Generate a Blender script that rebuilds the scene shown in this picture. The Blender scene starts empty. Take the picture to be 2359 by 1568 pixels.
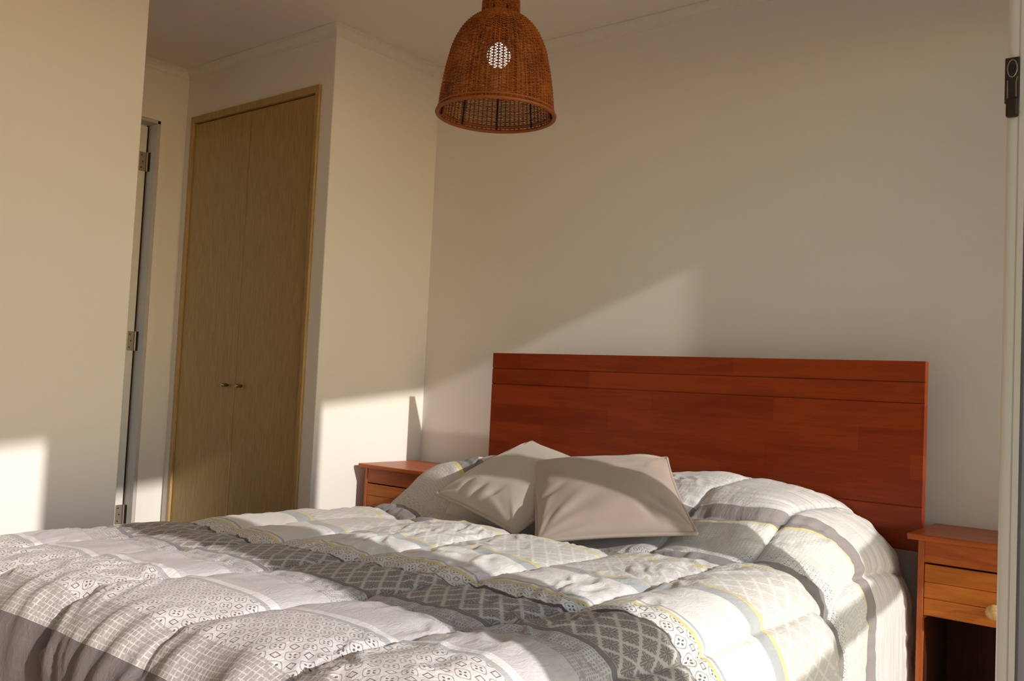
import bpy, bmesh, math, random
import numpy as np
from mathutils import Vector, Matrix

C = bpy.context.scene.collection
scene = bpy.context.scene

# ------------------------------------------------------------------ camera
cam_d = bpy.data.cameras.new('camera')
cam = bpy.data.objects.new('camera', cam_d)
C.objects.link(cam)
cam_d.sensor_width = 36.0
cam_d.lens = 31.91
cam_d.clip_start = 0.02
cam.matrix_world = Matrix(((0.7807, -0.0065, 0.6249, 2.7012),
                           (0.6232, -0.0675, -0.7792, -2.7848),
                           (0.0472, 0.9977, -0.0486, 0.955),
                           (0, 0, 0, 1)))
scene.camera = cam

# ------------------------------------------------------------------ light
SUN_DIR = Vector((-1.0, 0.135, -0.37)).normalized()
world = bpy.data.worlds.new('world')
scene.world = world
world.use_nodes = True
wn = world.node_tree
wn.nodes.clear()
sky = wn.nodes.new('ShaderNodeTexSky')
sky.sky_type = 'NISHITA'
sky.sun_disc = False
sky.sun_elevation = math.asin(-SUN_DIR.z)
sky.sun_rotation = math.atan2(-SUN_DIR.x, -SUN_DIR.y)
sky.air_density = 1.0
sky.dust_density = 0.3
bg = wn.nodes.new('ShaderNodeBackground')
bg.inputs['Strength'].default_value = 0.58
wo = wn.nodes.new('ShaderNodeOutputWorld')
wn.links.new(sky.outputs[0], bg.inputs[0])
wn.links.new(bg.outputs[0], wo.inputs[0])

sun_d = bpy.data.lights.new('sun', 'SUN')
sun_d.energy = 6.8
sun_d.angle = math.radians(0.75)
sun_d.color = (1.0, 0.918, 0.875)
sun = bpy.data.objects.new('sun', sun_d)
C.objects.link(sun)
sun.rotation_euler = SUN_DIR.to_track_quat('-Z', 'Y').to_euler()
sun.location = (9, -1.3, 3.4)

scene.view_settings.view_transform = 'Standard'
scene.view_settings.look = 'None'
scene.view_settings.gamma = 1.0
scene.view_settings.use_curve_mapping = False
scene.view_settings.exposure = -0.80
try:
    scene.cycles.max_bounces = 14
    scene.cycles.diffuse_bounces = 10
    scene.cycles.transparent_max_bounces = 16
except Exception:
    pass

# ------------------------------------------------------------------ node helper
class G:
    """tiny expression layer over math nodes"""
    def __init__(self, nt): self.nt = nt
    def val(self, x):
        return x
    def m(self, op, *a):
        n = self.nt.nodes.new('ShaderNodeMath'); n.operation = op
        for i, x in enumerate(a):
            if isinstance(x, X): self.nt.links.new(x.s, n.inputs[i])
            else: n.inputs[i].default_value = float(x)
        return X(self, n.outputs[0])
    def mix(self, f, a, b):
        n = self.nt.nodes.new('ShaderNodeMix'); n.data_type = 'RGBA'; n.clamp_factor = True
        for i, x in ((0, f), (6, a), (7, b)):
            if isinstance(x, X): self.nt.links.new(x.s, n.inputs[i])
            elif i == 0: n.inputs[0].default_value = float(x)
            else: n.inputs[i].default_value = (*x, 1.0)
        return X(self, n.outputs[2])
    def noise(self, vec, scale, detail=2.0, rough=0.5, dist=0.0):
        n = self.nt.nodes.new('ShaderNodeTexNoise')
        n.inputs['Scale'].default_value = scale; n.inputs['Detail'].default_value = detail
        n.inputs['Roughness'].default_value = rough; n.inputs['Distortion'].default_value = dist
        if vec is not None: self.nt.links.new(vec.s, n.inputs['Vector'])
        return X(self, n.outputs[0])
    def comb(self, x, y, z):
        n = self.nt.nodes.new('ShaderNodeCombineXYZ')
        for i, v in enumerate((x, y, z)):
            if isinstance(v, X): self.nt.links.new(v.s, n.inputs[i])
            else: n.inputs[i].default_value = float(v)
        return X(self, n.outputs[0])
    def coord(self, kind='Object'):
        n = self.nt.nodes.new('ShaderNodeTexCoord')
        return X(self, n.outputs[kind])
    def sep(self, v):
        n = self.nt.nodes.new('ShaderNodeSeparateXYZ')
        self.nt.links.new(v.s, n.inputs[0])
        return [X(self, n.outputs[i]) for i in range(3)]
    def white(self, v):
        n = self.nt.nodes.new('ShaderNodeTexWhiteNoise'); n.noise_dimensions = '3D'
        self.nt.links.new(v.s, n.inputs['Vector'])
        return X(self, n.outputs['Value'])
    def step(self, x, e):           # 1 where x > e
        return self.m('GREATER_THAN', x, e)
    def sstep(self, x, a, b):
        n = self.nt.nodes.new('ShaderNodeMapRange'); n.interpolation_type = 'SMOOTHSTEP'
        self.nt.links.new(x.s, n.inputs[0])
        n.inputs[1].default_value = a; n.inputs[2].default_value = b
        return X(self, n.outputs[0])
class X:
    def __init__(self, g, s): self.g = g; self.s = s
    def __add__(a, b): return a.g.m('ADD', a, b)
    def __radd__(a, b): return a.g.m('ADD', b, a)
    def __sub__(a, b): return a.g.m('SUBTRACT', a, b)
    def __rsub__(a, b): return a.g.m('SUBTRACT', b, a)
    def __mul__(a, b): return a.g.m('MULTIPLY', a, b)
    def __rmul__(a, b): return a.g.m('MULTIPLY', b, a)
    def __truediv__(a, b): return a.g.m('DIVIDE', a, b)
    def fract(a): return a.g.m('FRACT', a)
    def abs(a): return a.g.m('ABSOLUTE', a)
    def floor(a): return a.g.m('FLOOR', a)
    def sin(a): return a.g.m('SINE', a)
    def cos(a): return a.g.m('COSINE', a)
    def sqrt(a): return a.g.m('SQRT', a)
    def lt(a, e): return a.g.m('LESS_THAN', a, e)
    def gt(a, e): return a.g.m('GREATER_THAN', a, e)
    def max(a, b): return a.g.m('MAXIMUM', a, b)
    def min(a, b): return a.g.m('MINIMUM', a, b)

def material(name, rough=0.6, spec=0.5, metal=0.0):
    m = bpy.data.materials.new(name); m.use_nodes = True
    nt = m.node_tree; b = nt.nodes['Principled BSDF']
    b.inputs['Roughness'].default_value = rough
    b.inputs['Metallic'].default_value = metal
    b.inputs['Specular IOR Level'].default_value = spec
    return m, G(nt), b
def set_col(g, b, x):
    if isinstance(x, X): g.nt.links.new(x.s, b.inputs['Base Color'])
    else: b.inputs['Base Color'].default_value = (*x, 1)
def bump(g, b, h, strength=0.2, dist=0.002):
    n = g.nt.nodes.new('ShaderNodeBump')
    n.inputs['Strength'].default_value = strength; n.inputs['Distance'].default_value = dist
    g.nt.links.new(h.s, n.inputs['Height']); g.nt.links.new(n.outputs[0], b.inputs['Normal'])

def plaster(name, col, col2):
    m, g, b = material(name, 0.85, 0.25)
    p = g.coord('Object')
    set_col(g, b, g.mix(g.noise(p, 1.3, 3.0), col, col2))
    bump(g, b, g.noise(p, 90.0, 3.0), 0.06, 0.002)
    return m
def wood(name, dark, light, axis='x', scale=1.0, rough=0.35, blocks=False, spec=0.5, stretch=18.0):
    m, g, b = material(name, rough, spec)
    x, y, z = g.sep(g.coord('Object'))
    if axis == 'z': x, z = z, x
    if axis == 'y': x, y = y, x
    grain = g.noise(g.comb(x * (1.6 * scale), y * (stretch * scale), z * (stretch * scale)), 3.0, 5.0, 0.6, 0.6)
    fine = g.noise(g.comb(x * (6.0 * scale), y * (160.0 * scale), z * (160.0 * scale)), 2.0, 2.0)
    f = g.sstep(grain * 0.75 + fine * 0.25, 0.36, 0.66)
    if blocks:
        row = (z / 0.068).floor()
        off = g.white(g.comb(row, 3.7, 1.1))
        blk = (x / 0.42 + off * 5.0).floor()
        tone = g.white(g.comb(row, blk, 9.3))
        f = g.sstep(f * 0.50 + tone * 0.55, 0.0, 1.05)
    set_col(g, b, g.mix(f, dark, light))
    bump(g, b, fine, 0.05, 0.001)
    return m
def plain(name, col, rough=0.5, metal=0.0, spec=0.5, var=0.06):
    m, g, b = material(name, rough, spec, metal)
    c2 = tuple(c * (1 - var * 2) for c in col)
    set_col(g, b, g.mix(g.noise(g.coord('Object'), 30.0, 2.0), c2, col))
    return m

M = {}
M['wall'] = plaster('cream_wall_paint', (0.79, 0.745, 0.69), (0.765, 0.72, 0.665))
M['ceiling'] = plaster('ceiling_paint', (0.79, 0.73, 0.655), (0.765, 0.705, 0.63))
M['trim'] = plain('white_trim_paint', (0.80, 0.74, 0.65), 0.5)
M['cherry'] = wood('cherry_headboard', (0.170, 0.0185, 0.0015), (0.250, 0.036, 0.003), 'x', 1.0, 0.33, True, 0.22)
M['cherry_table'] = wood('cherry_nightstand', (0.34, 0.060, 0.006), (0.47, 0.108, 0.012), 'x', 1.0, 0.35, False, 0.3)
M['cherry_side'] = wood('cherry_nightstand_side', (0.34, 0.070, 0.010), (0.48, 0.12, 0.018), 'z', 1.0, 0.35, False, 0.4)
M['drawer_wood'] = wood('light_cherry_drawer', (0.40, 0.105, 0.009), (0.53, 0.155, 0.017), 'x', 1.0, 0.38, False, 0.25)
M['interior_shade'] = wood('interior_shade_wood', (0.030, 0.008, 0.003), (0.055, 0.014, 0.005), 'z', 1.0, 0.6, False, 0.2)  # near-black colour carries the deep shade inside the nightstands
M['knob_wood'] = wood('pale_knob_wood', (0.50, 0.27, 0.09), (0.72, 0.44, 0.18), 'y', 3.0, 0.4)
M['wardrobe'] = wood('oak_wardrobe_laminate', (0.335, 0.205, 0.068), (0.46, 0.30, 0.115), 'z', 2.2, 0.42, False, 0.35, 30.0)
M['wardrobe_frame'] = wood('oak_wardrobe_frame', (0.37, 0.235, 0.085), (0.47, 0.31, 0.125), 'z', 2.0, 0.45, False, 0.35)
M['shadow_gap'] = plain('dark_gap', (0.02, 0.014, 0.010), 0.9)
M['door'] = plain('white_door_paint', (0.78, 0.74, 0.67), 0.45)
M['jamb'] = plain('grey_jamb_paint', (0.52, 0.47, 0.42), 0.5)
M['steel'] = plain('aged_hinge_steel', (0.42, 0.36, 0.28), 0.38, 0.85)
M['dark_metal'] = plain('dark_bronze_metal', (0.07, 0.05, 0.035), 0.35, 0.9)
M['chrome'] = plain('chrome_knob', (0.45, 0.40, 0.34), 0.18, 1.0)
M['alu'] = plain('white_aluminium', (0.74, 0.69, 0.58), 0.35, 0.0, 0.5, 0.02)
M['dark_strip'] = plain('dark_grey_strip', (0.17, 0.14, 0.135), 0.8)
M['floor'] = wood('oak_floorboards', (0.45, 0.27, 0.13), (0.60, 0.40, 0.22), 'y', 0.8, 0.35, False, 0.5)
M['mattress'] = plain('white_ticking', (0.75, 0.74, 0.72), 0.9)
M['concrete'] = plain('balcony_concrete', (0.58, 0.54, 0.48), 0.9)
M['render'] = plain('balcony_render', (0.60, 0.56, 0.50), 0.9)
M['rattan'] = None
M['black_rod'] = plain('black_lamp_rod', (0.012, 0.009, 0.007), 0.5, 0.3)
M['cord'] = plain('dark_cord', (0.05, 0.03, 0.02), 0.7)

# rattan
m, g, b = material('amber_rattan', 0.5, 0.25)
p = g.coord('Object')
x, y, z = g.sep(p)
ang = g.m('ARCTAN2', y, x)
n1 = g.noise(g.comb(ang * 4.0, z * 300.0, 0.0), 1.5, 3.0)
n2 = g.noise(p, 14.0, 3.0)
set_col(g, b, g.mix(g.sstep(n1 * 0.6 + n2 * 0.4, 0.34, 0.66), (0.125, 0.022, 0.0015), (0.43, 0.115, 0.008)))
M['rattan'] = m
M['rattan_rim'] = plain('rattan_rim', (0.36, 0.090, 0.007), 0.45, 0.0, 0.4, 0.2)

# bulb
m = bpy.data.materials.new('lit_bulb'); m.use_nodes = True
b = m.node_tree.nodes['Principled BSDF']
b.inputs['Base Color'].default_value = (1, 1, 1, 1)
b.inputs['Emission Color'].default_value = (0.93, 1.0, 0.96, 1)
b.inputs['Emission Strength'].default_value = 4.0
M['bulb'] = m

# glass: thin pane, see-through with a faint reflection
m = bpy.data.materials.new('clear_glass'); m.use_nodes = True
nt = m.node_tree; nt.nodes.clear()
tr = nt.nodes.new('ShaderNodeBsdfTransparent'); tr.inputs[0].default_value = (0.93, 0.95, 0.93, 1)
gl = nt.nodes.new('ShaderNodeBsdfGlossy'); gl.inputs['Roughness'].default_value = 0.02
fr = nt.nodes.new('ShaderNodeFresnel'); fr.inputs[0].default_value = 1.45
mx = nt.nodes.new('ShaderNodeMixShader'); out = nt.nodes.new('ShaderNodeOutputMaterial')
nt.links.new(fr.outputs[0], mx.inputs[0]); nt.links.new(tr.outputs[0], mx.inputs[1])
nt.links.new(gl.outputs[0], mx.inputs[2]); nt.links.new(mx.outputs[0], out.inputs[0])
M['glass'] = m

# satin cushions
def satin(name, c1, c2):
    m, g, b = material(name, 0.52, 0.45)
    b.inputs['Sheen Weight'].default_value = 0.25
    b.inputs['Sheen Roughness'].default_value = 0.4
    p = g.coord('Object')
    set_col(g, b, g.mix(g.noise(p, 9.0, 3.0), c1, c2))
    bump(g, b, g.noise(p, 420.0, 2.0), 0.10, 0.001)
    return m
M['satin_grey'] = satin('grey_beige_satin', (0.52, 0.465, 0.40), (0.57, 0.51, 0.44))
M['satin_taupe'] = satin('taupe_satin', (0.43, 0.345, 0.30), (0.475, 0.385, 0.335))
M['piping_taupe'] = plain('taupe_piping', (0.50, 0.405, 0.35), 0.5)
M['piping_grey'] = plain('grey_beige_piping', (0.56, 0.47, 0.40), 0.5)

# ------------------------------------------------------------------ mesh helpers
def link(name, me, mat, parent=None, smooth=False):
    o = bpy.data.objects.new(name, me); C.objects.link(o)
    if mat is not None: me.materials.append(mat)
    if parent is not None: o.parent = parent
    if smooth:
        for p in me.polygons: p.use_smooth = True
    return o
def obj(name, bm, mat, parent=None, smooth=False):
    me = bpy.data.meshes.new(name); bmesh.ops.recalc_face_normals(bm, faces=bm.faces[:])
    bm.to_mesh(me); bm.free()
    return link(name, me, mat, parent, smooth)
def bm_box(bm, lo, hi, bevel=0.0, seg=2):
    lo = Vector(lo); hi = Vector(hi)
    r = bmesh.ops.create_cube(bm, size=1.0)
    vs = r['verts']
    for v in vs:
        v.co = Vector((lo[i] + (v.co[i] + 0.5) * (hi[i] - lo[i]) for i in range(3)))
    if bevel > 0:
        es = list({e for v in vs for e in v.link_edges})
        bmesh.ops.bevel(bm, geom=es, offset=bevel, segments=seg, affect='EDGES', profile=0.5)
def box(name, lo, hi, mat, parent=None, bevel=0.0, seg=2):
    bm = bmesh.new(); bm_box(bm, lo, hi, bevel, seg)
    return obj(name, bm, mat, parent)
def empty(name, loc=(0, 0, 0)):
    o = bpy.data.objects.new(name, None); C.objects.link(o); o.location = loc
    o.empty_display_size = 0.1
    return o
def tag(o, label=None, cat=None, group=None, kind=None):
    if label: o['label'] = label
    if cat: o['category'] = cat
    if group: o['group'] = group
    if kind: o['kind'] = kind
    return o
def struct(o, label=None):
    o['kind'] = 'structure'
    if label: o['label'] = label
    return o
def bm_tube(bm, pts, r, seg=8, closed=False, caps=True):
    """sweep a circle along points (r number or list)"""
    pts = [Vector(p) for p in pts]; n = len(pts); rings = []
    prev = None
    for i, p in enumerate(pts):
        a = pts[(i - 1) % n] if (closed or i > 0) else p
        c = pts[(i + 1) % n] if (closed or i < n - 1) else p
        t = (c - a).normalized()
        if prev is None:
            u = t.orthogonal().normalized()
        else:
            u = (prev - t * prev.dot(t)).normalized()
        prev = u; w = t.cross(u)
        rr = r[i] if isinstance(r, (list, tuple)) else r
        rings.append([bm.verts.new(p + (u * math.cos(2 * math.pi * k / seg) + w * math.sin(2 * math.pi * k / seg)) * rr) for k in range(seg)])
    m_ = n if closed else n - 1
    for i in range(m_):
        A = rings[i]; B = rings[(i + 1) % n]
        for k in range(seg):
            bm.faces.new((A[k], A[(k + 1) % seg], B[(k + 1) % seg], B[k]))
    if caps and not closed:
        bm.faces.new(rings[0]); bm.faces.new(rings[-1][::-1])
def bm_lathe(bm, prof, seg=32, axis='z', center=(0, 0, 0)):
    cx = Vector(center); rings = []
    for r, h in prof:
        ring = []
        for k in range(seg):
            a = 2 * math.pi * k / seg
            if axis == 'z': v = Vector((r * math.cos(a), r * math.sin(a), h))
            elif axis == 'y': v = Vector((r * math.cos(a), h, r * math.sin(a)))
            else: v = Vector((h, r * math.cos(a), r * math.sin(a)))
            ring.append(bm.verts.new(cx + v))
        rings.append(ring)
    for A, B in zip(rings, rings[1:]):
        for k in range(seg):
            bm.faces.new((A[k], A[(k + 1) % seg], B[(k + 1) % seg], B[k]))
    bm.faces.new(rings[0]); bm.faces.new(rings[-1][::-1])

# ------------------------------------------------------------------ room shell
H = 2.292            # ceiling height
A_ = 0.574           # wardrobe front depth from the headboard wall
B_ = 1.011           # depth of the entry recess behind the left wall
EY = -1.331          # end of the left wall at the recess
RX = 2.50            # inner face of the window wall
FY = -3.30           # foot wall
T = 0.12

struct(box('floor', (-1.3, FY, -0.12), (2.65, 0.12, 0.0), M['floor']))
bm = bmesh.new()
bm_box(bm, (-1.3, FY - 0.1, H), (2.65, 0.12, H + 0.12))
struct(obj('ceiling', bm, M['ceiling']))
struct(box('wall_back', (-1.3, 0.0, 0.0), (2.65, T, H), M['wall']))
# wall that closes the wardrobe side: its face at x=0 looks to the bed
bm = bmesh.new(); bm_box(bm, (-0.0746 + 0.002, -A_, 0.0), (0.0, 0.0, H))
es = [e for e in bm.edges if all(abs(v.co.x) < 1e-5 and abs(v.co.y + A_) < 1e-5 for v in e.verts)]
bmesh.ops.bevel(bm, geom=es, offset=0.004, segments=3, affect='EDGES', profile=0.5)
struct(obj('wall_closet', bm, M['wall']))
bm = bmesh.new()
bm_box(bm, (-B_, -A_, 2.078), (-0.0746 + 0.002, -A_ + 0.07, H))
bm_box(bm, (-B_, -A_, 0.0), (-0.958, -A_ + 0.07, 2.078))
struct(obj('wall_wardrobe', bm, M['wall']))
struct(box('wall_left', (-T, FY, 0.0), (0.0, EY, H), M['wall'], bevel=0.003, seg=2))
struct(box('wall_recess', (-B_, EY - 0.12, 0.0), (-T, EY - 0.12 + 0.1, H), M['wall']))
bm = bmesh.new()      # wall with the entry door, opening y -1.40..-0.698
bm_box(bm, (-B_ - 0.09, -0.698, 0.0), (-B_, 0.0, H))
bm_box(bm, (-B_ - 0.09, EY - 0.22, 2.038), (-B_, -0.698, H))
struct(obj('wall_entry', bm, M['wall']))
struct(box('wall_hall', (-2.3, -2.4, 0.0), (-2.2, 0.12, H), M['wall']))
struct(box('floor_hall', (-2.3, -2.4, -0.12), (-1.3, 0.12, 0.0), M['floor']))
struct(box('ceiling_hall', (-2.3, -2.4, H), (-1.3, 0.12, H + 0.12), M['ceiling']))
struct(box('wall_front', (-T, FY - T, 0.0), (2.65, FY, H), M['wall']))
OY0, OY1, OZ = -3.05, -0.105, 2.15     # window opening
bm = bmesh.new()
bm_box(bm, (RX, OY1, 0.0), (RX + 0.15, 0.0, H))
bm_box(bm, (RX, FY, 0.0), (RX + 0.15, OY0, H))
bm_box(bm, (RX, OY0, OZ), (RX + 0.15, OY1, H))
struct(obj('wall_right', bm, M['wall']))

# crown mouldings: cove profile swept along wall runs
def crown(name, p0, p1, nrm, m0=0, m1=0):
    """cove from p0 to p1 (xy), nrm points into the room; m = mitre (+1 outward corner, -1 inward)"""
    p0 = Vector((*p0, 0)); p1 = Vector((*p1, 0)); nv = Vector((*nrm, 0)); t = (p1 - p0).normalized()
    pr, hh = 0.039, 0.036
    prof = [(0.0, H - hh), (0.003, H - hh), (0.004, H - hh + 0.004)]
    for k in range(5):
        a = k / 4 * math.pi / 2
        prof.append((0.006 + (pr - 0.010) * (1 - math.cos(a)), H - hh + 0.005 + (hh - 0.010) * math.sin(a)))
    prof += [(pr, H - 0.004), (pr, H - 0.0005), (0.0, H - 0.0005)]
    bm = bmesh.new(); A = []; Bv = []
    for d, z in prof:
        a = p0 + nv * d - t * (d * m0); c = p1 + nv * d + t * (d * m1)
        a.z = z; c.z = z
        A.append(bm.verts.new(a)); Bv.append(bm.verts.new(c))
    n = len(prof)
    for i in range(n):
        j = (i + 1) % n
        bm.faces.new((A[i], A[j], Bv[j], Bv[i]))
    bm.faces.new(A); bm.faces.new(Bv[::-1])
    return struct(obj(name, bm, M['trim']))
crown('trim_1', (0, 0), (RX, 0), (0, -1), -1, -1)
crown('trim_2', (0, -A_), (0, 0), (1, 0), 1, -1)
crown('trim_3', (-B_, -A_), (0, -A_), (0, -1), -1, 1)
crown('trim_4', (-B_, EY - 0.02), (-B_, -A_), (1, 0), 0, -1)
crown('trim_5', (0, FY), (0, EY), (1, 0), -1, 0)
# skirting boards (mostly out of sight behind the bed)
for nm, lo, hi in (('baseboard_back', (0.012, -0.012, 0), (RX, 0.0, 0.07)),
                   ('baseboard_closet', (0.0, -A_, 0), (0.012, 0.0, 0.07)),
                   ('baseboard_left', (0.0, FY, 0), (0.012, EY, 0.07))):
    struct(box(nm, lo, hi, M['trim'], bevel=0.003))

# ------------------------------------------------------------------ entry door (setting)
d1 = empty('door_1', (-B_, -0.698, 0)); struct(d1)
M1 = Matrix.Translation((B_, 0.698, 0))
def local(o, root):
    o.data.transform(Matrix.Translation(-root.location)); return o
local(box('jamb', (-B_ - 0.075, -0.712, 0), (-B_ + 0.001, -0.698, 2.038), M['jamb'], d1, 0.001), d1)
local(box('jamb', (-B_ - 0.075, EY - 0.1, 2.024), (-B_ + 0.001, -0.698, 2.038), M['jamb'], d1, 0.001), d1)
bm = bmesh.new()
bm_box(bm, (-B_, -0.698, 0), (-B_ + 0.004, -0.668, 2.078), 0.001)
bm_box(bm, (-B_, EY - 0.015, 2.038), (-B_ + 0.004, -0.698, 2.078), 0.001)
local(obj('casing', bm, M['wall'], d1), d1)
# leaf swung open into the hall: its hinge edge faces the room
LX = -B_ - 0.066
local(box('leaf', (LX - 0.70, -0.758, 0.008), (LX, -0.720, 2.018), M['door'], d1, 0.0015), d1)
local(box('stop_gap', (LX - 0.010, -0.720, 0.0), (LX - 0.004, -0.698, 2.038), M['shadow_gap'], d1), d1)
for zc, lab in ((1.86, None), (1.068, None), (0.315, None)):
    hb = local(box('hinge', (LX, -0.752, zc - 0.042), (LX + 0.003, -0.722, zc + 0.042), M['steel'], d1, 0.0012), d1)
    bm = bmesh.new()
    bm_tube(bm, [(LX + 0.005, -0.7175, zc - 0.042), (LX + 0.005, -0.7175, zc + 0.042)], 0.0055, 10)
    local(obj('knuckle', bm, M['steel'], hb), d1)
    local(box('jamb_plate', (LX - 0.0005, -0.7135, zc - 0.042), (LX + 0.024, -0.7115, zc + 0.042), M['dark_metal'], hb), d1)
    for k in (-0.028, 0.0, 0.028):
        bm = bmesh.new()
        bm_lathe(bm, [(0.0001, LX + 0.0042), (0.0030, LX + 0.0040), (0.0034, LX + 0.0026)], 8, 'x', (0, -0.741 + (0.006 if k == 0 else 0), zc + k))
        local(obj('screw', bm, M['dark_metal'], hb), d1)

# ------------------------------------------------------------------ wardrobe
wr = empty('wardrobe', (-0.516, -A_, 0))
tag(wr, 'built-in wardrobe with two tall oak-brown doors beside the entry door', 'wardrobe')
WX0, WX1, WZ = -0.958, -0.0746, 2.078
fy0, fy1 = -A_ - 0.011, -A_ + 0.055
def W(o): return local(o, wr)
W(box('frame_post', (WX0, fy0, 0), (WX0 + 0.022, fy1, WZ), M['wardrobe_frame'], wr, 0.0015))
W(box('frame_post', (WX1 - 0.022, fy0, 0), (WX1, fy1, WZ), M['wardrobe_frame'], wr, 0.0015))
W(box('frame_head', (WX0 + 0.022, fy0, WZ - 0.030), (WX1 - 0.022, fy1, WZ), M['wardrobe_frame'], wr, 0.0015))
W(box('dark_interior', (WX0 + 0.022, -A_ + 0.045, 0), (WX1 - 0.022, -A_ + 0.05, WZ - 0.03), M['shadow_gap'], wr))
mid = -0.520
def wdoor(x0, x1, ang, hx, knob_x):
    e = -A_ + 0.004
    o = box('door', (x0, e - 0.004, 0.06), (x1, e + 0.016, WZ - 0.0345), M['wardrobe'], wr, 0.001)
    Rm = Matrix.Translation((hx, e, 0)) @ Matrix.Rotation(ang, 4, 'Z') @ Matrix.Translation((-hx, -e, 0))
    o.data.transform(Rm); W(o)
    bm = bmesh.new()
    yk = e - 0.004
    bm_lathe(bm, [(0.0001, yk - 0.030), (0.0065, yk - 0.030), (0.0075, yk - 0.028), (0.0075, yk - 0.006), (0.0045, yk - 0.005), (0.0045, yk + 0.001)], 16, 'y', (knob_x, 0, 0.898))
    k = obj('handle', bm, M['chrome'], o, True); k.data.transform(Rm); W(k)
    for p in k.data.polygons: p.use_smooth = True
wdoor(WX0 + 0.024, mid - 0.0015, -math.radians(0.22), WX0 + 0.024, -0.568)
wdoor(mid + 0.0015, WX1 - 0.024, 0.0, WX1 - 0.024, -0.472)

# ------------------------------------------------------------------ sliding window
w1 = empty('window_1', (RX, -1.6, 0)); struct(w1)
def V1(o): return local(o, w1)
# outer frame
V1(box('frame_jamb', (RX + 0.02, OY1 - 0.035, 0), (RX + 0.12, OY1, OZ), M['alu'], w1, 0.002))
V1(box('frame_jamb', (RX + 0.02, OY0, 0), (RX + 0.12, OY0 + 0.035, OZ), M['alu'], w1, 0.002))
V1(box('frame_head', (RX + 0.02, OY0 + 0.035, OZ - 0.04), (RX + 0.12, OY1 - 0.035, OZ), M['alu'], w1, 0.002))
V1(box('track', (RX, OY0 + 0.035, 0.0), (RX + 0.12, OY1 - 0.035, 0.022), M['alu'], w1, 0.002))
def stile_profile(x0, x1, y0, y1, z0, z1, name, parent):
    """stile whose room-side leading edge is rounded, with a groove line"""
    pts = [(x0, y1), (x0, y0 + 0.013)]
    for k in range(7):
        a = math.pi / 2 * k / 6
        pts.append((x0 + 0.009 * (1 - math.cos(a)), y0 + 0.013 - 0.013 * math.sin(a)))
    xg = x1 - 0.0065
    pts += [(xg - 0.0012, y0), (xg - 0.0012, y0 + 0.0016), (xg + 0.0006, y0 + 0.0016), (xg + 0.0006, y0 - 0.0005), (x1, y0 - 0.0005), (x1, y1)]
    bm = bmesh.new()
    A = [bm.verts.new((x, y, z0)) for x, y in pts]; Bv = [bm.verts.new((x, y, z1)) for x, y in pts]
    n = len(pts)
    for i in range(n):
        j = (i + 1) % n; bm.faces.new((A[i], A[j], Bv[j], Bv[i]))
    bm.faces.new(A[::-1]); bm.faces.new(Bv)
    return V1(obj(name, bm, M['alu'], parent))
def panel(x0, x1, y0, y1, lead, trail):
    r = box('sash_rail', (x0, y0 + lead, 0.024), (x1, y1 - trail, 0.09), M['alu'], w1, 0.002); V1(r)
    r = box('sash_rail', (x0, y0 + lead, OZ - 0.105), (x1, y1 - trail, OZ - 0.042), M['alu'], w1, 0.002); V1(r)
    s = stile_profile(x0, x1, y0, y0 + lead, 0.024, OZ - 0.042, 'sash_stile', w1)
    V1(box('sash_stile', (x0, y1 - trail, 0.024), (x1, y1, OZ - 0.042), M['alu'], w1, 0.002))
    V1(box('outer_strip', (x1, y0 + 0.0006, 0.024), (x1 + 0.003, y0 + lead - 0.001, OZ - 0.042), M['dark_strip'], w1, 0.0006))  # dark strip added over the stile's outer face to tone it down
    xm = (x0 + x1) / 2
    V1(box('pane', (xm - 0.0025, y0 + lead - 0.002, 0.088), (xm + 0.0025, y1 - trail + 0.002, OZ - 0.103), M['glass'], w1))
    return s
lead = panel(2.5015, 2.5215, -1.70, -0.882, 0.05, 0.055)     # the sash slid open
panel(2.575, 2.597, -1.003, -0.136, 0.11, 0.045)     # the fixed sash
# latch keeper let into the leading edge of the open sash
lx0, lx1, ly, lz0, lz1 = 2.5012, 2.5150, -1.7005, 1.268, 1.334
bm = bmesh.new()
n = 24
def ov(cx, cz, rx, rz, y, k): return (cx + rx * math.cos(k), y, cz + rz * math.sin(k))
plate = bmesh.new(); bm_box(plate, (lx0, ly - 0.0022, lz0 + 0.016), (lx1, ly + 0.0015, lz1), 0.0006)
keeper = V1(obj('latch', plate, M['dark_metal'], lead))
ring = bmesh.new()
bm_tube(ring, [(2.5085 + 0.0046 * math.cos(a), ly - 0.0026, 1.3215 + 0.0095 * math.sin(a) * 1.0) for a in [2 * math.pi * k / 24 for k in range(24)]], 0.0007, 6, True)
bm_tube(ring, [(2.5040, ly - 0.0026, 1.309), (2.5042, ly - 0.0026, 1.290), (2.5028, ly - 0.0026, 1.286)], 0.0006, 6)
bm_tube(ring, [(2.5135, ly - 0.0026, 1.312), (2.5122, ly - 0.0026, 1.306), (2.5125, ly - 0.0026, 1.290)], 0.0006, 6)
V1(obj('latch_rim', ring, M['steel'], lead))
sl = bmesh.new()
bm_tube(sl, [(2.5085, ly - 0.0023 - 0.0002 * k, 1.3215) for k in range(2)], 0.0001, 6)
for z0, z1 in ((1.3145, 1.3285),):
    bm_lathe(sl, [(0.0001, ly - 0.00245), (0.0040, ly - 0.00245), (0.0042, ly - 0.002)], 16, 'y', (2.5085, 0, 1.3215))
V1(obj('latch_slot', sl, M['shadow_gap'], lead))
tg = bmesh.new(); bm_box(tg, (2.5030, ly - 0.006, lz0), (2.5152, ly + 0.001, lz0 + 0.021), 0.0022, 3)
V1(obj('latch_tongue', tg, M['dark_metal'], lead))

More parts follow.
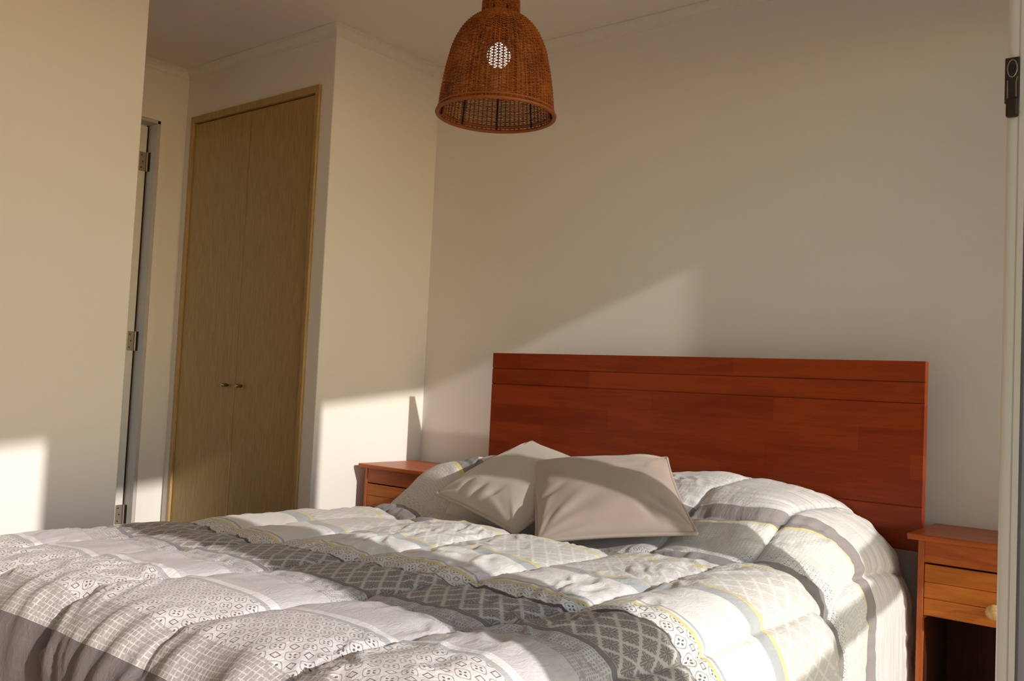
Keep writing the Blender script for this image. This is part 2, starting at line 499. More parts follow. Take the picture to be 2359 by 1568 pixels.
# ------------------------------------------------------------------ balcony outside (shades the room)
struct(box('floor_balcony', (2.65, -4.6, -0.14), (5.2, 0.9, -0.02), M['concrete']))
bm = bmesh.new()     # balcony slab overhead with a skewed outer edge
pts = [(2.65, 0.9), (3.745 - 0.303 * 0.9, 0.9), (3.745 + 0.303 * 4.6, -4.6), (2.65, -4.6)]
A = [bm.verts.new((x, y, 2.35)) for x, y in pts]; Bv = [bm.verts.new((x, y, 2.55)) for x, y in pts]
for i in range(4):
    j = (i + 1) % 4; bm.faces.new((A[i], A[j], Bv[j], Bv[i]))
bm.faces.new(A[::-1]); bm.faces.new(Bv)
struct(obj('ceiling_balcony', bm, M['render']))
struct(box('column_balcony', (2.80, -1.935, -0.02), (2.90, -1.655, 2.35), M['render'], bevel=0.004))
hr = empty('balcony_railing', (3.5, -1.8, -0.02))
tag(hr, 'pale balcony handrail outside the sliding window', 'railing')
ya, yb = 0.6, -4.3
xr = lambda y: 3.114 - 0.333 * y
bm = bmesh.new()
bm_tube(bm, [(xr(ya), ya, 0.965), (xr(yb), yb, 0.965)], 0.036, 16)
local(obj('handrail', bm, M['alu'], hr), hr)
for yp in (0.5, -2.9, -4.2):
    bm = bmesh.new(); bm_tube(bm, [(xr(yp), yp, -0.02), (xr(yp), yp, 0.96)], 0.02, 12)
    local(obj('post', bm, M['alu'], hr), hr)

pl = empty('shadow_caster', (xr(-0.47), -0.47, 1.0))  # unseen block added on the handrail for its shadow on the duvet
tag(pl, 'unseen shallow block added on the balcony handrail to cast a shadow', 'shadow caster')
bm = bmesh.new()
bm_box(bm, (-0.085, -0.185, 0.002), (0.085, 0.185, 0.052), 0.008)
tr_ = obj('caster_body', bm, M['render'], pl)
bm = bmesh.new(); bm_box(bm, (-0.092, -0.192, 0.045), (0.092, 0.192, 0.060), 0.004)
obj('caster_rim', bm, M['render'], pl)
pl.rotation_euler = (0, 0, math.atan(0.333))
# ------------------------------------------------------------------ bed
bed = empty('bed', (1.27, -1.1, 0))
tag(bed, 'double bed with wide reddish-brown cherry wood headboard against the back wall', 'bed')
def BD(o): return local(o, bed)
HX0, HX1 = 0.500, 2.036
hy0, hy1 = -0.150, -0.118
zs = [(1.0155, 1.072), (0.9575, 1.0128), (0.676, 0.9548), (0.556, 0.6735)]
for z0, z1 in zs:
    BD(box('headboard_plank', (HX0, hy0, z0), (HX1, hy1, z1), M['cherry'], bed, 0.0014, 2))
BD(box('headboard_core', (HX0 + 0.001, hy0 + 0.004, 0.557), (HX1 - 0.001, hy1 - 0.001, 1.071), M['cherry'], bed))
for x in (0.62, 1.90):
    BD(box('headboard_leg', (x - 0.04, hy1, 0.0), (x + 0.04, hy1 + 0.04, 0.80), M['cherry'], bed, 0.002))
for x in (0.555, 1.965):
    BD(box('side_rail', (x - 0.015, -2.06, 0.20), (x + 0.015, hy1, 0.32), M['cherry'], bed, 0.002))
BD(box('foot_rail', (0.57, -2.06, 0.20), (1.95, -2.03, 0.32), M['cherry'], bed, 0.002))
BD(box('slat_base', (0.57, -2.03, 0.27), (1.95, -0.16, 0.30), M['cherry'], bed))
for x in (0.60, 1.92):
    BD(box('leg', (x - 0.03, -2.03, 0.0), (x + 0.03, -1.97, 0.27), M['cherry'], bed, 0.003))
mt = box('mattress', (0.56, -2.02, 0.301), (1.96, -0.165, 0.505), M['mattress'], None, 0.04, 4)
tag(mt, 'white mattress lying under the patterned duvet', 'mattress')
for p in mt.data.polygons: p.use_smooth = True

# ---- duvet surface ----
#SURF-BEGIN
CXB = 1.270
def ss(x, a, b):
    t = np.clip((x - a) / (b - a), 0, 1); return t * t * (3 - 2 * t)
ZT = 0.553
def shift(U):
    """the fold below the pillows runs askew: nearer the headboard on the left"""
    return 0.25 * ss(0.55 - np.asarray(U, float), 0.0, 1.1)
def drag(U, V):
    """how far the printed bands are dragged towards the headboard at both sides"""
    r = ss(U, 0.50, 0.80) * np.clip(0.07 + 0.14 * (V + 1.55), 0, 0.21)
    l = ss(-U, 0.12, 0.68) * np.clip(0.10 + 0.25 * (V + 1.585), 0, 0.24)
    return r + l
def top_z(y, U=0.55):
    """height of the duvet top along the bed (pillow hump near the headboard)"""
    sh = shift(U)
    up = ss((y + 0.985 - sh) / (0.385 - 0.75 * sh), 0.0, 1.0)
    dn = ss(y, -0.42, -0.12)
    return ZT + 0.153 * up - 0.045 * dn
def hump(y, U=0.55): return ss(y - shift(U), -1.02, -0.70)
def arc_table():
    # arc length along y (flat part) measured so that V == y on the flat of the bed
    ys = np.linspace(-2.02, -0.165, 1200)
    z = top_z(ys); ds = np.hypot(np.diff(ys), np.diff(z)); s = np.concatenate([[0], np.cumsum(ds)])
    i0 = np.searchsorted(ys, -1.2); s = s - s[i0] + ys[i0]
    return ys, s
_ys, _s = arc_table()
R_F = 0.105                       # rounding of the foot edge
def map_v(V):
    """fabric coordinate V -> (y, drop)"""
    V = np.asarray(V, float); v0 = _s[0]
    y = np.interp(V, _s, _ys); drop = np.zeros_like(V)
    d = np.maximum(v0 - V, 0.0); q = R_F * math.pi / 2
    a = np.clip(d / R_F, 0, math.pi / 2)
    y = np.where(d > 0, _ys[0] - R_F * np.sin(a), y)
    drop = np.where(d > 0, R_F * (1 - np.cos(a)) + np.maximum(d - q, 0), 0)
    y = y - 0.06 * np.maximum(d - q, 0)
    return y, drop
def map_u(U, hmp):
    """fabric coordinate U (from the bed centre) -> (x offset, drop)"""
    s = np.sign(U); u = np.abs(U)
    rx = 0.13 + np.where(s > 0, 0.13, 0.27) * hmp; rz = 0.15 + np.where(s > 0, 0.13, 0.17) * hmp
    w = np.where(s > 0, 0.81 - 0.068 * hmp, 0.80)
    f = w - rx
    L = math.pi / 2 * np.sqrt((rx * rx + rz * rz) / 2)     # quarter ellipse, about
    a = np.clip((u - f) / L, 0, 1) * math.pi / 2
    x = np.where(u < f, u, f + rx * np.sin(a))
    drop = np.where(u < f, 0, rz * (1 - np.cos(a)) + np.maximum(u - f - L, 0))
    x = x + 0.03 * np.maximum(u - f - L, 0)
    return CXB + s * x, drop
def surf(U, V):
    y, dv = map_v(V)
    h = hump(y, U)
    x, du = map_u(U, h)
    z = top_z(y, U) + 0.042 * ss(U, -0.65, 0.05) * (1 - ss(y, -1.13, -0.96) * (1 - ss(U, 0.18, 0.50))) * (1 - ss(y - shift(U), -1.01, -0.84) * ss(U, 0.18, 0.5)) - 0.012 * ss(y, -1.08, -0.98) * (1 - ss(y - shift(U), -0.98, -0.80)) * (1 - ss(U, 0.18, 0.50)) - (du ** 3 + dv ** 3) ** (1 / 3.)
    # slack: the drop on the foot end follows the side rounding
    return x, y, z
#SURF-END
SEAM_X = [-1.5, -1.10, -0.82, -0.56, -0.275, 0.008, 0.285, 0.545, 0.765, 1.10, 1.5]
SEAM_V = [-2.75, -2.30, -1.775, -1.585, -1.035, -0.715, -0.30, 0.1]
def vnoise(x, y, seed):
    rs = np.random.RandomState(seed); N = 256
    gr = rs.rand(N, N)
    xi = np.floor(x).astype(int); yi = np.floor(y).astype(int)
    fx = x - xi; fy = y - yi
    fx = fx * fx * fx * (fx * (fx * 6 - 15) + 10); fy = fy * fy * fy * (fy * (fy * 6 - 15) + 10)
    a = gr[xi % N, yi % N]; b = gr[(xi + 1) % N, yi % N]; c = gr[xi % N, (yi + 1) % N]; d = gr[(xi + 1) % N, (yi + 1) % N]
    return (a * (1 - fx) + b * fx) * (1 - fy) + (c * (1 - fx) + d * fx) * fy - 0.5
def cell(x, seams):
    s = np.array(seams); i = np.clip(np.searchsorted(s, x) - 1, 0, len(s) - 2)
    lo = s[i]; hi = s[i + 1]
    d = np.maximum(np.minimum(x - lo, hi - x), 0.0)
    return d, (hi - lo), i
def disp(U, V):
    V0 = V; V = V - drag(U, V)
    # seams wander a little
    Uw = U - 0.09 * ss(V, -2.0, -1.5) * (1 - 0.6 * ss(U, 0.45, 0.75)) + 0.012 * vnoise(V * 5.0, U * 2.0, 3); Vw = V + 0.016 * vnoise(U * 6.0, V * 2.0, 4)
    du, wu, iu = cell(Uw, SEAM_X); dv, wv, iv = cell(Vw, SEAM_V)
    fu = 1 - (1 - np.clip(du / 0.10, 0, 1)) ** 2.6
    fv = 1 - (1 - np.clip(dv / 0.08, 0, 1)) ** 2.6
    sv = np.array([0.3, 0.35, 0.30, 0.45, 1.0, 0.75, 0.6, 0.5])       # how deep each cross seam bites
    s_near = np.where(np.abs(Vw - np.array(SEAM_V)[iv]) < np.abs(np.array(SEAM_V)[iv + 1] - Vw), sv[iv], sv[iv + 1])
    D = 0.020 * (0.30 + 0.70 * fu) * (1 - s_near * (1 - fv))
    D -= 0.0065 * np.exp(-(du / 0.0065) ** 2) + 0.0045 * s_near * np.exp(-(dv / 0.0065) ** 2)
    # puckers gathered along the seams
    n1 = vnoise(V * 55, U * 9, 11) * np.exp(-du / 0.045)
    n2 = vnoise(U * 60, V * 10, 12) * np.exp(-dv / 0.04) * (0.4 + s_near)
    D += 0.0095 * n1 + 0.0100 * n2
    # soft body wrinkles, oblique
    a = 0.6
    p = U * math.cos(a) + V * math.sin(a); q = -U * math.sin(a) + V * math.cos(a)
    D += 0.0070 * vnoise(p * 9, q * 22, 21) * (0.5 + vnoise(U * 4, V * 4, 22))
    # crumples in patches
    patch = np.clip(vnoise(U * 5 + 7, V * 5, 31) * 3.2, 0, 1)
    cr = np.abs(vnoise(p * 38 + 3 * vnoise(U * 12, V * 12, 33), q * 17, 32))
    D += 0.0170 * (0.25 - cr) * patch
    D += 0.010 * vnoise(U * 3.1, V * 2.7, 41)
    # vertical pleats on the drop at the foot
    drop = np.clip((-1.985 - V) / 0.17, 0, 1.6)
    W_ = U + 0.05 * vnoise(V * 6, U * 4, 53)
    pl = np.abs(vnoise(W_ * 15, V * 2.2, 51)) * 2 - 0.25
    pl2 = vnoise(W_ * 34, V * 3.0, 52)
    D += drop ** 1.3 * (0.024 * (0.22 - pl) + 0.015 * pl2)
    # vertical pleats on the side drop
    sd = np.clip((np.abs(U) - 0.86) / 0.25, 0, 1.2)
    D += sd * (0.009 * (np.abs(vnoise(V * 7, U * 2, 61)) * -2 + 0.3))
    return D
NU, NV = 460, 560
Us = np.linspace(-1.20, 1.20, NU); Vs = np.linspace(-2.52, _s[-1], NV)
UU, VV = np.meshgrid(Us, Vs)
px, py, pz = surf(UU, VV)
P = np.stack([px, py, pz], -1)
tu = np.gradient(P, axis=1); tv = np.gradient(P, axis=0)
N = np.cross(tu, tv); N /= np.linalg.norm(N, axis=-1, keepdims=True) + 1e-12
Dm = disp(UU, VV)
# the taupe cushion presses the pillow hump down a little
Dm -= 0.020 * np.exp(-((P[..., 0] - 1.56) / 0.13) ** 2 - ((P[..., 1] + 0.70) / 0.14) ** 2)
Dm *= 1 - 0.75 * ss(VV, _s[-1] - 0.03, _s[-1])
P = P + N * Dm[..., None]
P[..., 1] = np.minimum(P[..., 1], -0.152)
P[..., 2] = np.maximum(P[..., 2], 0.10)
me = bpy.data.meshes.new('duvet')
idx = np.arange(NU * NV).reshape(NV, NU)
F = np.stack([idx[:-1, :-1], idx[:-1, 1:], idx[1:, 1:], idx[1:, :-1]], -1).reshape(-1, 4)
me.vertices.add(NU * NV); me.vertices.foreach_set('co', P.reshape(-1).astype(np.float32))
me.loops.add(F.size); me.loops.foreach_set('vertex_index', F.reshape(-1).astype(np.int32))
me.polygons.add(len(F)); me.polygons.foreach_set('loop_start', np.arange(0, F.size, 4, dtype=np.int32))
me.polygons.foreach_set('loop_total', np.full(len(F), 4, dtype=np.int32))
uvl = me.uv_layers.new(name='UVMap')
SK = drag(UU, VV)
UVv = np.stack([UU, VV - SK], -1).reshape(-1, 2)[F.reshape(-1)]
uvl.data.foreach_set('uv', UVv.reshape(-1).astype(np.float32))
me.update(); me.validate()
me.polygons.foreach_set('use_smooth', np.ones(len(F), dtype=bool))

# ---- duvet fabric, printed bands across the bed ----
mD, g, b = material('patchwork_print_cotton', 0.75, 0.3)
b.inputs['Sheen Weight'].default_value = 0.15
u, v, _ = g.sep(g.coord('UV'))
v0_, u0_ = v, u
v = v + (g.noise(g.comb(u, v, 0.0), 6.0, 1.0) - 0.5) * 0.006
def motif_tile():
    a = u / 0.0290; c = v / 0.0260
    lu = (a - a.floor()) - 0.5; lv = (c - c.floor()) - 0.5           # circle centre at cell centre
    r = (lu * lu + lv * lv).sqrt()
    cc = (a * 6.28318).cos() + (c * 6.28318).cos() * 1.0             # -2 at circle centres
    ring = (cc + 0.35).abs().lt(0.16)
    du = lu.abs() - 0.145; dv_ = lv.abs() - 0.0; dots1 = (du * du * 0.7 + lv * lv * 1.6).sqrt().lt(0.062)
    dvv = lv.abs() - 0.145; dots2 = (dvv * dvv * 0.7 + lu * lu * 1.6).sqrt().lt(0.062)
    su = (lu.abs() - 0.5).abs(); sv_ = (lv.abs() - 0.5).abs()
    sq = su.max(sv_)
    sqm = sq.lt(0.175) * sq.gt(0.125)
    dark = dots1.max(dots2)
    return ring, dark.max(sqm)
ring, dots = motif_tile()
def grid_tile(pu, pv, w):
    nu = g.noise(g.comb(u * 40.0, v * 4.0, 0.0), 4.0, 1.0); nv = g.noise(g.comb(u * 4.0, v * 40.0, 3.0), 4.0, 1.0)
    gu = ((u / pu + nu * 0.22).fract() - 0.5).abs().lt(w); gv = ((v / pv + nv * 0.22).fract() - 0.5).abs().lt(w)
    on = g.noise(g.comb(u * 12.0, v * 12.0, 0.0), 9.0, 2.0)
    return gu.max(gv) * g.sstep(on, 0.30, 0.55)
grid = grid_tile(0.0074, 0.0070, 0.115)
grid_f = grid_tile(0.0050, 0.0046, 0.22)
def diamond_tile():
    a = u / 0.037; c = v / 0.047
    p = a + c; q = a - c
    lp = (p - p.floor()) - 0.5; lq = (q - q.floor()) - 0.5
    lat = (lp.abs().max(lq.abs())).gt(0.415)
    x = (lp + lq) * 0.5; y = (lp - lq) * 0.5         # along u and v
    r = (x * x + y * y).sqrt(); th = g.m('ARCTAN2', y, x)
    pet = r - ((th * 4.0).cos().abs() * 0.20 + 0.20 + (th * 16.0).cos() * 0.025)
    leaf = pet.lt(0.0)
    vein = (x.abs().min(y.abs())).lt(0.012) * r.gt(0.06)
    dg = ((x.abs() - y.abs()).abs()).lt(0.016) * r.gt(0.10)
    corner = (lp.abs().min(lq.abs())).gt(0.24)
    fl = leaf.max(corner) * (1.0 - vein.max(dg))
    return lat, fl * (1.0 - lat)
lat, flower = diamond_tile()
strip_n = g.noise(g.comb(u * 1.5, v * 55.0, 0.0), 3.0, 2.0)

WHITE = (0.82, 0.80, 0.795); LILAC = (0.60, 0.58, 0.595); GREY = (0.43, 0.405, 0.395); DARK = (0.205, 0.18, 0.178)
c_hem = g.mix(strip_n * 0.6, (0.155, 0.135, 0.132), (0.205, 0.18, 0.177))
c_grid = g.mix(grid, (0.43, 0.40, 0.39), (0.70, 0.675, 0.66))
c_motif = g.mix(dots, g.mix(ring, (0.75, 0.73, 0.72), (0.36, 0.34, 0.34)), (0.17, 0.15, 0.15))
c_lilac = g.mix(strip_n * 0.5, LILAC, (0.55, 0.53, 0.545))
c_fine = g.mix(grid_f, (0.36, 0.345, 0.345), (0.58, 0.56, 0.56))
c_dia = g.mix(flower, g.mix(lat, (0.46, 0.435, 0.405), (0.54, 0.51, 0.475)), (0.215, 0.195, 0.185))
c_lat = g.mix(flower, g.mix(lat, (0.705, 0.68, 0.665), (0.775, 0.755, 0.745)), (0.63, 0.60, 0.585))
c_whitegrid = g.mix(grid, (0.62, 0.60, 0.585), (0.76, 0.745, 0.73))
c_stripey = g.mix(g.sstep(strip_n, 0.40, 0.62), (0.70, 0.68, 0.68), (0.58, 0.555, 0.56))
c_darkband = g.mix(grid_f * 0.25, (0.25, 0.225, 0.225), (0.34, 0.31, 0.31))
YEL = (0.74, 0.63, 0.31); BLUE = (0.47, 0.485, 0.505); PIPE = (0.115, 0.085, 0.085)
#            edge (V), colour beyond it
bands = [(-2.125, c_grid), (-2.065, c_motif), (-1.918, BLUE), (-1.909, WHITE), (-1.895, c_lilac), (-1.835, c_lilac),
         (-1.810, c_fine), (-1.750, (0.20, 0.185, 0.195)), (-1.740, c_dia),
         (-1.590, PIPE), (-1.583, c_motif), (-1.546, YEL), (-1.537, WHITE), (-1.531, BLUE), (-1.525, WHITE),
         (-1.382, BLUE), (-1.348, YEL), (-1.338, c_lat), (-1.130, YEL), (-1.120, (0.66, 0.64, 0.63)), (-1.062, c_darkband),
         (-0.952, c_motif), (-0.885, c_whitegrid), (-0.752, YEL), (-0.741, (0.285, 0.255, 0.258)), (-0.675, c_stripey)]
col = c_hem
for e, cc in bands:
    col = g.mix(g.step(v, e), col, cc)
set_col(g, b, col)
weave = g.noise(g.comb(u0_ * 1.0, v0_ * 1.0, 0.0), 700.0, 2.0)
wr_n = g.noise(g.comb(u0_ * 2.2, v0_ * 1.0, 0.0), 42.0, 4.0, 0.6, 1.2)
bump(g, b, weave * 0.25 + wr_n * 1.0, 0.42, 0.005)
dv_o = link('duvet', me, mD)
tag(dv_o, 'white and grey quilted patchwork print duvet spread over the whole bed', 'duvet')
md = dv_o.modifiers.new('hem', 'SOLIDIFY'); md.thickness = 0.014; md.offset = -1.0; md.use_rim_only = True

# ------------------------------------------------------------------ cushions
def cushion(name, corners, thick, mat, pmat, label, seed, dents, skew=(0, 0)):
    """corners: 4 points in order; a stuffed square with pinched corners and a corded edge"""
    A, Bq, Cq, Dq = [Vector(c) for c in corners]
    cen = (A + Bq + Cq + Dq) / 4
    nrm = ((Bq - A).cross(Dq - A)).normalized()
    if nrm.z < 0: nrm = -nrm
    n = 64
    s = np.linspace(-1, 1, n)
    s = np.sign(s) * (1 - (1 - np.abs(s)) ** 1.35)
    S, Tt = np.meshgrid(s, s)
    # edges pulled in between the corners
    pin = 0.045
    S2 = S * (1 - pin * (1 - Tt ** 2) ** 1.0 * np.abs(S)); T2 = Tt * (1 - pin * (1 - S ** 2) * np.abs(Tt))
    w = ((1 - S2) * (1 - T2) / 4, (1 + S2) * (1 - T2) / 4, (1 + S2) * (1 + T2) / 4, (1 - S2) * (1 + T2) / 4)
    Pm = sum(wi[..., None] * np.array(c)[None, None] for wi, c in zip(w, (A - cen, Bq - cen, Cq - cen, Dq - cen)))
    prof = np.clip((1 - np.abs(S) ** 2.6) * (1 - np.abs(Tt) ** 2.6), 0, 1) ** 0.5
    rr = np.hypot(S, Tt); an = np.arctan2(Tt, S)
    # radiating gathers near the corners
    wk = np.zeros_like(S)
    for cx_, cy_ in ((-1, -1), (1, -1), (1, 1), (-1, 1)):
        d = np.hypot(S - cx_, Tt - cy_); a = np.arctan2(Tt - cy_, S - cx_)
        wk += np.exp(-d / 0.40) * vnoise(a * 5.5 + seed, d * 1.2, seed + 3)
    wk += 0.25 * vnoise(S * 3.0 + 5, Tt * 3.0, seed + 9) * prof
    for (sx, tx, ang, ln, dp) in dents:
        ca, sa = math.cos(ang), math.sin(ang)
        pa = (S - sx) * ca + (Tt - tx) * sa; pb = -(S - sx) * sa + (Tt - tx) * ca
        wk -= dp * np.exp(-(pb / 0.06) ** 2) * np.exp(-(pa / ln) ** 2)
    nv = np.array(nrm)
    front = Pm + nv * (thick * prof * (0.5 + 0 * rr) + 0.024 * wk * np.clip(prof * 2.2, 0, 1))[..., None]
    back = Pm - nv * (thick * prof * 0.25)[..., None]
    root = empty(name, cen)
    for nm, arr, flip in (('front_panel', front, False), ('back_panel', back, True)):
        mm = bpy.data.meshes.new(nm)
        vs = arr.reshape(-1, 3).tolist(); ii = np.arange(n * n).reshape(n, n)
        q = np.stack([ii[:-1, :-1], ii[:-1, 1:], ii[1:, 1:], ii[1:, :-1]], -1).reshape(-1, 4)
        if flip: q = q[:, ::-1]
        mm.from_pydata(vs, [], q.tolist())
        link(nm, mm, mat, root, True)
    loop = [tuple(Pm[0, i]) for i in range(n)] + [tuple(Pm[i, n - 1]) for i in range(1, n)] + \
           [tuple(Pm[n - 1, i]) for i in range(n - 2, -1, -1)] + [tuple(Pm[i, 0]) for i in range(n - 2, 0, -1)]
    bm = bmesh.new(); bm_tube(bm, loop, 0.0056, 8, True)
    obj('piping', bm, pmat, root, True)
    tag(root, label, 'cushion', 'square cushions on the bed')
    return root
cushion('cushion', [(0.848, -0.798, 0.622), (1.262, -0.940, 0.577), (1.350, -0.650, 0.722), (0.968, -0.500, 0.778)], 0.115,
        M['satin_grey'], M['piping_grey'], 'grey-beige satin cushion leaning behind the taupe one, its corner pointing up', 3,
        [(-0.45, -0.72, 1.35, 0.16, 0.35), (-0.12, -0.74, 1.3, 0.16, 0.40), (0.18, -0.70, 1.1, 0.16, 0.35)])
cushion('cushion', [(1.380, -1.005, 0.580), (1.733, -0.868, 0.634), (1.468, -0.540, 0.772), (1.118, -0.703, 0.732)], 0.120,
        M['satin_taupe'], M['piping_taupe'], 'pinkish taupe satin cushion in front, with a corded edge', 8,
        [(0.72, -0.62, 2.3, 0.22, 0.30), (0.50, -0.75, 2.1, 0.18, 0.22), (-0.75, -0.2, 0.5, 0.25, 0.30), (0.45, 0.35, 0.1, 0.30, 0.18)])

# ------------------------------------------------------------------ nightstands
def nightstand(x0, x1, yf, yb, label):
    zt = 0.623; th = 0.0155
    root = empty('nightstand', ((x0 + x1) / 2, (yf + yb) / 2, 0))
    L = lambda o: local(o, root)
    oh = 0.024; bx0, bx1 = x0 + oh, x1 - oh; bf = yf + 0.016
    L(box('top', (x0, yf, zt - th), (x1, yb, zt), M['cherry_table'], root, 0.0035, 3))
    L(box('side_panel', (bx0, bf, 0), (bx0 + 0.015, yb - 0.004, zt - th), M['cherry_side'], root, 0.0012))
    L(box('side_panel', (bx1 - 0.015, bf, 0), (bx1, yb - 0.004, zt - th), M['cherry_side'], root, 0.0012))
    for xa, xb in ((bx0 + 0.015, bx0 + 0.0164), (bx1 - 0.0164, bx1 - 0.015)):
        L(box('inner_shade_facing', (xa, bf + 0.016, 0.06), (xb, yb - 0.012, zt - th - 0.20), M['interior_shade'], root))  # added facing, the shade on the inner sides is in its colour
    L(box('apron', (bx0 + 0.015, bf + 0.002, zt - th - 0.055), (bx1 - 0.015, bf + 0.016, zt - th), M['cherry_table'], root, 0.0008))
    z1 = zt - th - 0.0595
    dr = empty('drawer', (0, 0, 0)); dr.parent = root
    hts = (0.0435, 0.0395, 0.0430); z = z1
    for h in hts:
        L(box('drawer_slat', (bx0 + 0.0165, bf + 0.001, z - h), (bx1 - 0.0165, bf + 0.013, z), M['drawer_wood'], dr, 0.0012, 2))
        z -= h + 0.0014
    L(box('drawer_box', (bx0 + 0.018, bf + 0.004, z + 0.002), (bx1 - 0.018, yb - 0.02, z1 - 0.004), M['cherry_table'], dr))
    kx = (bx0 + bx1) / 2; kz = z1 - 0.090
    bm = bmesh.new()
    pr = [(0.0001, bf - 0.026)] + [(0.0195 * math.sin(a), bf - 0.013 - 0.013 * math.cos(a)) for a in [math.pi / 2 * k / 8 for k in range(1, 9)]]
    pr += [(0.019, bf - 0.010), (0.012, bf - 0.005), (0.009, bf - 0.003), (0.010, bf + 0.0015)]
    bm_lathe(bm, pr, 24, 'y', (kx, 0, kz))
    k = L(obj('knob', bm, M['knob_wood'], dr, True))
    L(box('back_panel', (bx0 + 0.015, yb - 0.012, 0.05), (bx1 - 0.015, yb - 0.006, zt - th), M['interior_shade'], root))
    L(box('bottom_shelf', (bx0 + 0.015, bf + 0.01, 0.06), (bx1 - 0.015, yb - 0.012, 0.075), M['interior_shade'], root, 0.001))
    tag(root, label, 'nightstand', 'cherry wood nightstands beside the bed')
    return root
nightstand(0.028, 0.438, -0.372, -0.050, 'cherry wood nightstand in the far corner beside the wardrobe side wall')
nightstand(2.0375, 2.446, -0.296, -0.014, 'cherry wood nightstand with round pale knob, half hidden by the window frame')

# ------------------------------------------------------------------ pendant lamp
LXc, LYc, LZ = 1.284, -1.122, 1.61
lamp = empty('pendant_lamp', (LXc, LYc, LZ))
tag(lamp, 'amber woven rattan bell pendant lamp hanging above the bed', 'lamp')
prof = [(0.000, 0.142), (0.013, 0.1395), (0.060, 0.1345), (0.107, 0.1270), (0.153, 0.1165), (0.177, 0.108), (0.200, 0.0965),
        (0.218, 0.083), (0.232, 0.067), (0.242, 0.052), (0.248, 0.0465), (0.27, 0.0455), (0.30, 0.0435), (0.335, 0.042)]
ph = np.array([p[0] for p in prof]); pr_ = np.array([p[1] for p in prof])
hs = np.linspace(0, 0.335, 800)
rs = np.interp(hs, ph, pr_)
ker = np.ones(25) / 25
rs_s = np.convolve(np.pad(rs, 12, 'edge'), ker, 'valid')
arc = np.concatenate([[0], np.cumsum(np.hypot(np.diff(hs), np.diff(rs_s)))])
pitch = 0.0037; rows = int(arc[-1] / pitch)
NS = 72
verts = []; faces = []
rnd = random.Random(5)
K = NS * 2
for rI in range(rows):
    s_ = (rI + 0.5) * pitch
    hh = float(np.interp(s_, arc, hs)); rr0 = float(np.interp(s_, arc, rs_s))
    dh = float(np.interp(s_ + 0.001, arc, hs)) - hh; drr = float(np.interp(s_ + 0.001, arc, rs_s)) - rr0
    tl = math.hypot(dh, drr); th_, tr_ = dh / tl, drr / tl          # along the profile
    nh, nr = -tr_, th_                                              # outward
    amp = 0.0020 if rr0 > 0.06 else 0.0010
    base = len(verts)
    jit = rnd.uniform(-0.0002, 0.0002)
    hv = 0.00135 if rr0 > 0.07 else 0.0016
    for k in range(K):
        a = 2 * math.pi * k / K
        o_ = amp * (1 if ((k // 2 + rI) % 2 == 0) else -1) if k % 2 == 0 else 0.0
        j2 = jit + 0.0002 * math.sin(a * 3 + rI * 1.7)
        for (da, dn) in ((-hv, 0), (0, 0.0011), (hv, 0), (0, -0.0011)):
            r_ = rr0 + tr_ * (da + j2) + nr * (o_ + dn)
            h_ = hh + th_ * (da + j2) + nh * (o_ + dn)
            verts.append((r_ * math.cos(a), r_ * math.sin(a), h_))
    for k in range(K):
        k2 = (k + 1) % K
        for e in range(4):
            e2 = (e + 1) % 4
            faces.append((base + k * 4 + e, base + k2 * 4 + e, base + k2 * 4 + e2, base + k * 4 + e2))
shade = bmesh.new()
for k in range(NS):
    a = 2 * math.pi * k / NS
    pts = []
    for s_ in np.linspace(0.001, arc[-1], 22):
        h_ = float(np.interp(s_, arc, hs)); r_ = float(np.interp(s_, arc, rs_s))
        pts.append((r_ * math.cos(a), r_ * math.sin(a), h_))
    rad = [0.0020 if p[2] < 0.17 else (0.0015 if p[2] < 0.215 else 0.0009) for p in pts]
    bm_tube(shade, pts, rad, 5)
st_o = obj('shade_stakes', shade, M['rattan'], lamp, True); st_o['kind'] = 'stuff'
mw = bpy.data.meshes.new('shade_weave'); mw.from_pydata(verts, [], faces)
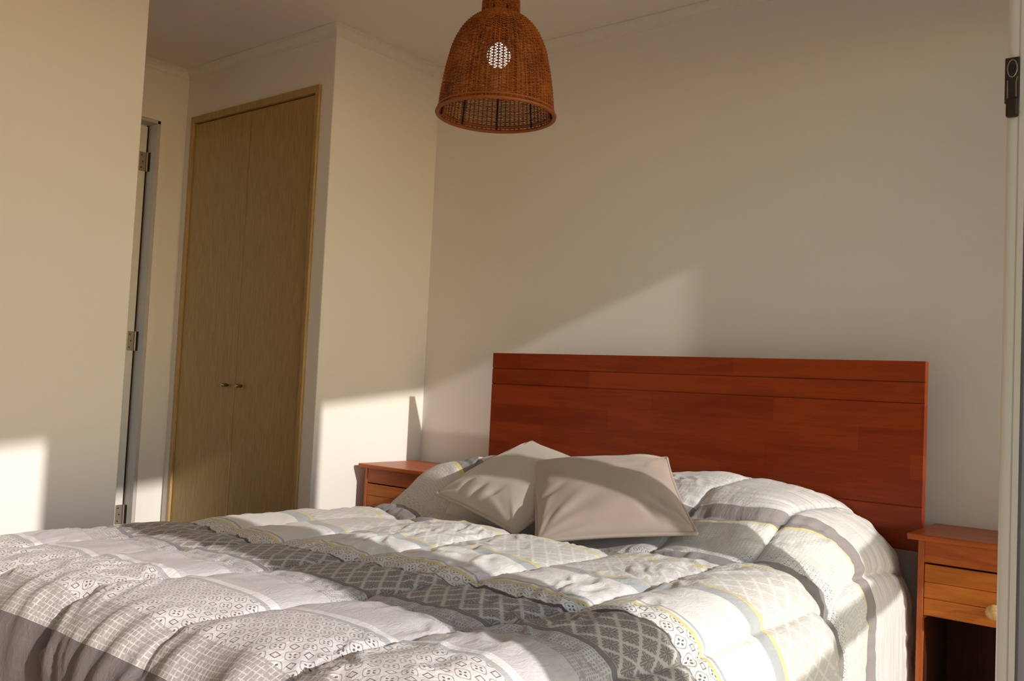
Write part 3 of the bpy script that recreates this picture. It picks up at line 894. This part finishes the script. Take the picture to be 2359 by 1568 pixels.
wv = link('shade_weave', mw, M['rattan'], lamp, True); wv['kind'] = 'stuff'
bm = bmesh.new()       # wrapped rim
KR = 300
bm_tube(bm, [((0.1425 + 0.0008 * (k % 2)) * math.cos(2 * math.pi * k / KR), (0.1425 + 0.0008 * (k % 2)) * math.sin(2 * math.pi * k / KR), -0.002) for k in range(KR)],
        [0.0042 + 0.0008 * (k % 2) for k in range(KR)], 8, True)
bm_tube(bm, [(0.1405 * math.cos(2 * math.pi * k / KR), 0.1405 * math.sin(2 * math.pi * k / KR), 0.0085 + 0.0008 * (k % 3)) for k in range(KR)], 0.0028, 6, True)
obj('rim', bm, M['rattan_rim'], lamp, True)
for k in range(9):
    a = math.radians(128.7 + 40 * k)
    pts = []
    for h_ in (0.002, 0.06, 0.12, 0.165, 0.20, 0.225, 0.24, 0.27):
        r_ = float(np.interp(h_, hs, rs_s)) - 0.0048
        pts.append((r_ * math.cos(a), r_ * math.sin(a), h_))
    bm = bmesh.new(); bm_tube(bm, pts, 0.0022, 8)
    obj('frame_rod', bm, M['black_rod'], lamp, True)
bm = bmesh.new()
bz = 0.145
bm_lathe(bm, [(0.0001, bz - 0.029)] + [(0.029 * math.sin(a), bz - 0.029 * math.cos(a)) for a in [math.pi * k / 14 for k in range(1, 13)]] + [(0.0125, bz + 0.029)], 28)
obj('bulb', bm, M['bulb'], lamp, True)
bm = bmesh.new()
bm_lathe(bm, [(0.0125, bz + 0.0285), (0.0185, bz + 0.034), (0.0185, bz + 0.095), (0.010, bz + 0.105), (0.004, bz + 0.11)], 20)
obj('socket', bm, M['black_rod'], lamp, True)
bm = bmesh.new(); bm_tube(bm, [(0, 0, bz + 0.10), (0, 0, H - LZ - 0.02)], 0.003, 8)
obj('cord', bm, M['cord'], lamp, True)
bm = bmesh.new(); bm_lathe(bm, [(0.012, H - LZ - 0.035), (0.045, H - LZ - 0.022), (0.05, H - LZ - 0.0005)], 24)
obj('ceiling_rose', bm, M['rattan_rim'], lamp, True)
